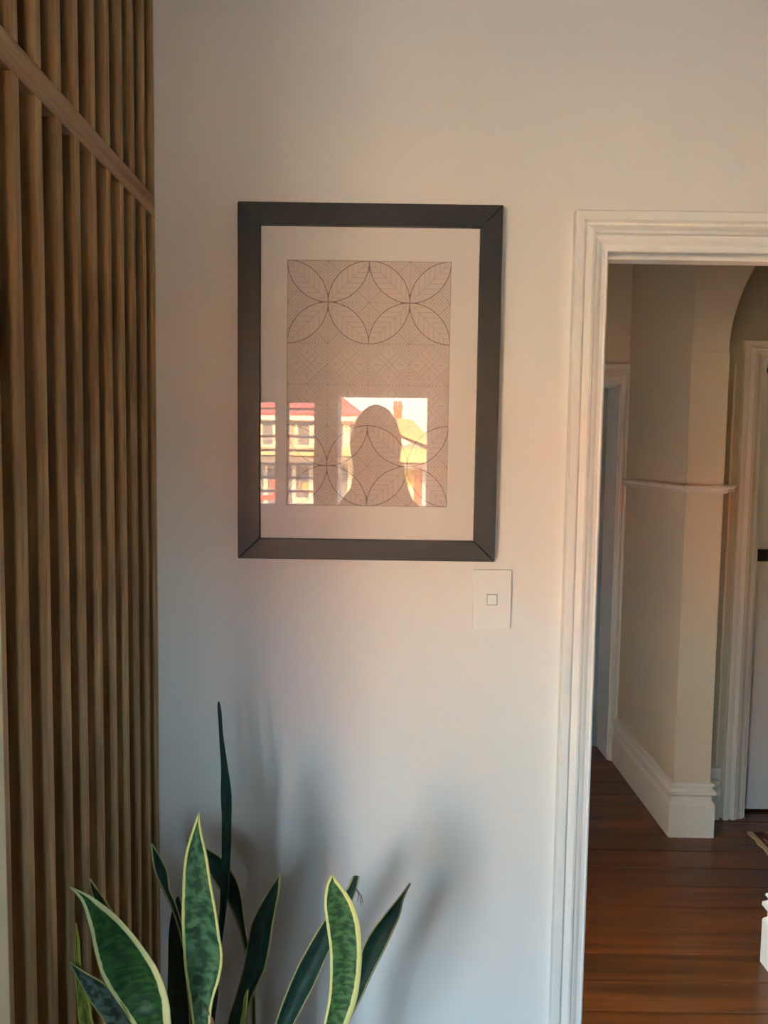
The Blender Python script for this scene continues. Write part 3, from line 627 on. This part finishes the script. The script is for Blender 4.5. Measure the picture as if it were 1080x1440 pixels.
def hwin(x0, x1, z0, z1, par_, fw=.10, y=YS):
    f_ = MB(); f_.box(x0 - fw, x0, y, y + .09, z0 - fw, z1 + fw); f_.box(x1, x1 + fw, y, y + .09, z0 - fw, z1 + fw); f_.box(x0, x1, y, y + .09, z1, z1 + fw); f_.box(x0, x1, y, y + .09, z0 - fw, z0)
    f_ = f_.build('window', WHT, par_); box('pane', x0, x1, y + .005, y + .03, z0, z1, PANE, f_)
for x0, x1 in ((-10.2, -9.4), (-8.6, -7.8), (-7.0, -6.2), (-5.62, -4.95), (-4.75, -4.35), (-3.39, -2.93), (-2.70, -2.2), (-1.92, -1.62), (-1.38, -1.16)):
    hwin(x0, x1, 1.96, 2.80, h1)
box('grey_bay', -4.22, -3.60, YS, YS + .22, 1.3, 2.9, GRYH, h1)
box('awning', -11.0, -1.05, YS, YS + 1.4, 1.56, 1.82, AWN, h1); box('awning_shade', -11.0, -1.05, YS, YS + 1.3, 1.24, 1.55, DRK, h1)  # dark box in place of the shadow below the awning
shop = box('shop_glass', -10.6, -1.2, YS, YS + .04, -1.2, 1.1, PANE, h1)
for xx in (-9.2, -7.4, -5.9, -4.62, -3.52, -2.86, -2.0, -1.36): box('shop_post', xx - .07, xx + .07, YS, YS + .12, GZ, 1.22, WHT, h1)
box('shop_base', -10.6, -1.2, YS, YS + .10, GZ, -1.2, CRM, h1)
box('red_panel', -4.36, -4.20, YS + .05, YS + .14, -.1, .62, REDR, h1); box('red_panel', -5.2, -4.36, YS + .05, YS + .14, -.18, -.02, REDR, h1)
box('display_board', -3.20, -2.86, YS + .05, YS + .1, .10, .48, AWN, h1); box('display_board', -3.44, -2.2, YS + .05, YS + .1, -.60, -.08, CRM, h1)
h2 = thing('brown_roofed_house', 'low shop house with brown roof and twin pot brick chimney', 'house')
box('wall', -.60, 8.0, YS - 7, YS, GZ, 2.0, GRYH, h2)
m = MB()
m.v = [(-.75, YS + .1, 3.0), (.70, YS - 3, 3.75), (1.70, YS + .35, 2.0), (8.4, YS + .35, 1.98), (8.4, YS - 7.2, 2.0), (-.75, YS - 7.2, 3.0), (3.5, YS - 3.6, 3.2)]
m2 = MB(); m2.poly_prism([(-.5, 2.74), (.10, 2.72), (1.75, 2.02), (1.95, 2.06), (1.02, 3.00), (.1, 3.08), (-.5, 3.08)], lambda u, v, d: (u, d, v), YS - 6.5, YS + .2)
m2.build('roof', TILE, h2)
m2 = MB(); m2.poly_prism([(.10, 2.60), (1.78, 1.96), (1.80, 2.06), (.10, 2.72)], lambda u, v, d: (u, d, v), YS + .2, YS + .28); m2.build('bargeboard', AWN, h2)
m2 = MB(); m2.poly_prism([(1.9, 2.0), (8.2, 2.0), (7.0, 2.35), (2.3, 2.35)], lambda u, v, d: (u, d, v), YS - 6.5, YS - .4); m2.build('roof', TILE, h2)
box('awning', -.55, 2.4, YS, YS + 1.5, 1.36, 1.86, AWN, h2); box('awning_shade', -.55, 2.4, YS, YS + 1.35, 1.20, 1.36, DRK, h2)
ch = box('chimney', .34, .65, YS - 1.1, YS - .5, 2.2, 3.50, BRK, h2)
box('chimney_cap', .30, .69, YS - 1.15, YS - .45, 3.42, 3.54, BRK, h2)
for cxp in (.40, .585):
    MB().rings([[(cxp + r_ * math.cos(a * PI / 6), YS - .8 + r_ * math.sin(a * PI / 6), z) for a in range(12)] for z, r_ in ((3.54, .085), (3.64, .07), (3.72, .085), (3.76, .06))]).build('chimney_pot', POTT, h2)
box('shop_frame', .66, 1.70, YS, YS + .10, 1.06, 1.20, WHT, h2)
box('shop_window', .70, 1.16, YS, YS + .05, -.9, 1.05, PANE, h2)
def poster_mat():
    m_, t, b = base_mat('poster_print'); b.inputs['Roughness'].default_value = .6
    tcn = t.nodes.new('ShaderNodeTexCoord'); v = t.nodes.new('ShaderNodeTexNoise'); v.inputs['Scale'].default_value = 7; t.links.new(tcn.outputs['Object'], v.inputs['Vector'])
    r = t.nodes.new('ShaderNodeValToRGB'); t.links.new(v.outputs['Fac'], r.inputs[0])
    r.color_ramp.elements[0].position = .38; r.color_ramp.elements[0].color = (*srgb(150, 190, 60), 1); r.color_ramp.elements[1].position = .6; r.color_ramp.elements[1].color = (*srgb(235, 110, 60), 1)
    e = r.color_ramp.elements.new(.5); e.color = (*srgb(245, 220, 80), 1)
    t.links.new(r.outputs[0], b.inputs['Base Color']); return m_
box('poster', .70, 1.16, YS + .05, YS + .08, .47, 1.04, poster_mat(), h2)
box('white_board', .76, 1.14, YS + .05, YS + .08, -.25, .42, WHT, h2)
box('brick_pier', 1.19, 1.40, YS, YS + .14, GZ, 1.08, BRK, h2); box('shop_post', 1.47, 1.56, YS, YS + .14, GZ, 1.08, WHT, h2)
for cx_ in (2.6, 4.2, 5.8): hwin(cx_, cx_ + .9, -.8, .8, h2)
for (xa, xb, ze, wm, rm, lab) in ((-27.5, -13.0, 3.6, WHT, TILE, 'pale long house beyond the red roofed corner house'), (9.5, 24.0, 3.2, CRM, TILE, 'cream house with brown roof past the brown roofed shop')):
    hh = thing('street_house', lab, 'house')
    box('wall', xa, xb, YS - 8, YS, GZ, ze, wm, hh)
    m2 = MB(); m2.v = [(xa - .4, YS + .4, ze), (xb + .4, YS + .4, ze), (xb + .4, YS - 8.4, ze), (xa - .4, YS - 8.4, ze), (xa + 4, YS - 4, ze + 2.6), (xb - 4, YS - 4, ze + 2.6)]
    m2.f = [(0, 1, 5, 4), (1, 2, 5), (2, 3, 4, 5), (3, 0, 4), (0, 3, 2, 1)]; m2.build('roof', rm, hh)
    for q in range(5):
        for zz in ((-.9, .5), (1.9, 3.0)): hwin(xa + 1.2 + q * 2.7, xa + 2.2 + q * 2.7, zz[0], zz[1], hh)
hills = MB(); n = 30; A = [(-60 + 120 * k / n, 3.2 + 1.1 * math.sin(k * .8) + .8 * math.sin(k * 1.9 + 1)) for k in range(n + 1)]
hills.poly_prism([(-60, GZ)] + [(60, GZ)] + A[::-1], lambda u, v, d: (u, d, v), -112, -95)
struct(hills.build('hills', paint('hill_scrub', srgb(120, 120, 112), .9, .2, .1)))

# ------------------------------------------------------------------ the photographer, seen only as a dark outline reflected in the picture glass
def skin_mesh(verts, edges, radii, name, sub=2):
    me = bpy.data.meshes.new(name); me.from_pydata(verts, edges, []); me.update()
    o = bpy.data.objects.new(name, me); COL.objects.link(o)
    sk = o.modifiers.new('skin', 'SKIN'); sk.use_smooth_shade = True
    for k, r in enumerate(radii):
        rr = r if isinstance(r, tuple) else (r, r)
        me.skin_vertices[0].data[k].radius = rr; me.skin_vertices[0].data[k].use_root = (k == 0)
    s = o.modifiers.new('sub', 'SUBSURF'); s.levels = sub; s.render_levels = sub
    dg = bpy.context.evaluated_depsgraph_get(); dg.update()
    nm = bpy.data.meshes.new_from_object(o.evaluated_get(dg)); bpy.data.objects.remove(o); nm.name = name
    for p in nm.polygons: p.use_smooth = True
    return nm
HX, HY = -0.04, -1.93
V = []; E_ = []; RD = []
def add(p, r, link=None):
    V.append(p); RD.append(r); k = len(V) - 1
    if link is not None: E_.append((link, k))
    return k
pel = add((HX, HY, .98), (.15, .11))
wai = add((HX, HY, 1.14), (.135, .10), pel); chs = add((HX, HY, 1.32), (.155, .11), wai); shl = add((HX, HY, 1.38), (.105, .08), chs)
nk = add((HX, HY + .005, 1.50), .055, shl); jaw = add((HX, HY + .02, 1.60), (.070, .080), nk); hd = add((HX, HY + .012, 1.69), (.082, .098), jaw); tp = add((HX, HY, 1.765), (.06, .07), hd)
for s in (-1, 1):
    sh_ = add((HX + s * .178, HY, 1.355 + .02 * s), .055, shl); el_ = add((HX + s * .215, HY + .09, 1.16), .043, sh_)
    fo_ = add((HX + s * .15, HY + .22, 1.36), .036, el_); wr = add((HX * .3 + s * .070, HY + .345, 1.515), (.022, .028), fo_)
    pm = add((HX * .2 + s * .056, HY + .385, 1.565), (.014, .032), wr); add((HX * .2 + s * .052, HY + .400, 1.60), (.012, .028), pm)
    hp = add((HX + s * .095, HY, .90), .095, pel); kn = add((HX + s * .10, HY + .02, .50), .058, hp); cf = add((HX + s * .102, HY - .005, .32), .054, kn); an = add((HX + s * .105, HY - .02, .10), .036, cf)
    ft = add((HX + s * .11, HY + .05, .045), (.038, .034), an); add((HX + s * .115, HY + .15, .032), (.040, .024), ft)
body = skin_mesh(V, E_, RD, 'person')
SKINM = paint('skin', srgb(190, 140, 112), .5, .03); SHIRT = paint('dark_shirt', srgb(40, 42, 50), .85, .08, 20); TROU = paint('dark_trousers', srgb(30, 32, 40), .85, .05); HAIR = paint('brown_hair', srgb(48, 34, 26), .6, .2, 40); SHOE = paint('shoe', srgb(40, 34, 30), .5)
for mt in (SKINM, SHIRT, TROU, SHOE): body.materials.append(mt)
for p in body.polygons:
    c = p.center
    p.material_index = 3 if c.z < .085 else 2 if c.z < .98 else 1 if (c.z < 1.50 and not (c.y > HY + .30)) else 0
zmin = min(v.co.z for v in body.vertices); body.transform(Matrix.Translation((0, 0, -zmin + .0005)))
person = bpy.data.objects.new('person', body); COL.objects.link(person)
tag(person, 'person in dark shirt and trousers holding up a phone before the window', 'person')
# hair: a full cap falling to the shoulders
m = MB(); rr = []
for z, rx, ry, oy in ((1.838, .012, .012, -.01), (1.830, .034, .045, -.012), (1.812, .058, .080, -.014), (1.775, .086, .104, -.02), (1.72, .106, .112, -.03), (1.66, .117, .105, -.042), (1.60, .106, .092, -.055), (1.55, .096, .075, -.065), (1.48, .108, .06, -.075), (1.43, .118, .05, -.085), (1.39, .10, .035, -.09)):
    rr.append([(HX + rx * math.cos(2 * PI * k / 32) * (1 + .03 * math.sin(k * 3.1 + z * 40)), HY + oy + ry * math.sin(2 * PI * k / 32) * (1 + .03 * math.sin(k * 2.3)), z + .002) for k in range(32)])
m.rings(rr).build('hair', HAIR, person, smooth=True)
for s in (-1, 1):
    MB().rings([[(HX + s * .032 + r_ * math.cos(a * PI / 6), HY + .108 - abs(d), 1.70 + r_ * math.sin(a * PI / 6)) for a in range(12)] for d, r_ in ((0.012, .012), (.003, .009), (0.0, .003))]).build('eye', paint('eye_white', srgb(225, 222, 216), .3), person, smooth=True)
    # fingers round the phone edges
    for k in range(4):
        z0_ = 1.575 + .019 * k; b = Vector((s * .052, -1.545, z0_ - .008))
        fv = [tuple(b), (s * .047, -1.531, z0_), (s * .040, -1.5195, z0_ + .003), (s * (.030 - .002 * k), -1.5190, z0_ + .004)]
        me_ = skin_mesh(fv, [(0, 1), (1, 2), (2, 3)], [.0085, .0080, .0072, .0058], 'finger', 1)
        # rests on the back of the phone
        me_.transform(Matrix.Translation((0, -.006, 0))); me_.materials.append(SKINM); o = bpy.data.objects.new('finger', me_); COL.objects.link(o); o.parent = person
    fv = [(s * .060, -1.545, 1.560), (s * .052, -1.530, 1.575), (s * .046, -1.512, 1.592), (s * .043, -1.508, 1.606)]
    me_ = skin_mesh(fv, [(0, 1), (1, 2), (2, 3)], [.010, .0095, .0085, .0065], 'thumb', 1); me_.materials.append(SKINM); o = bpy.data.objects.new('thumb', me_); COL.objects.link(o); o.parent = person
MB().rings([[(HX + r_ * math.cos(a * PI / 5), HY + yy, 1.665 + zz + r_ * math.sin(a * PI / 5)) for a in range(10)] for yy, zz, r_ in ((.09, .02, .012), (.118, 0, .014), (.128, -.004, .008))]).build('nose', SKINM, person, smooth=True)
ph = thing('phone', 'black phone held up in both hands of the person', 'phone')
box('phone_body', -.037, .037, -1.5135, -1.5055, 1.505, 1.650, BLACKM, ph, .003)
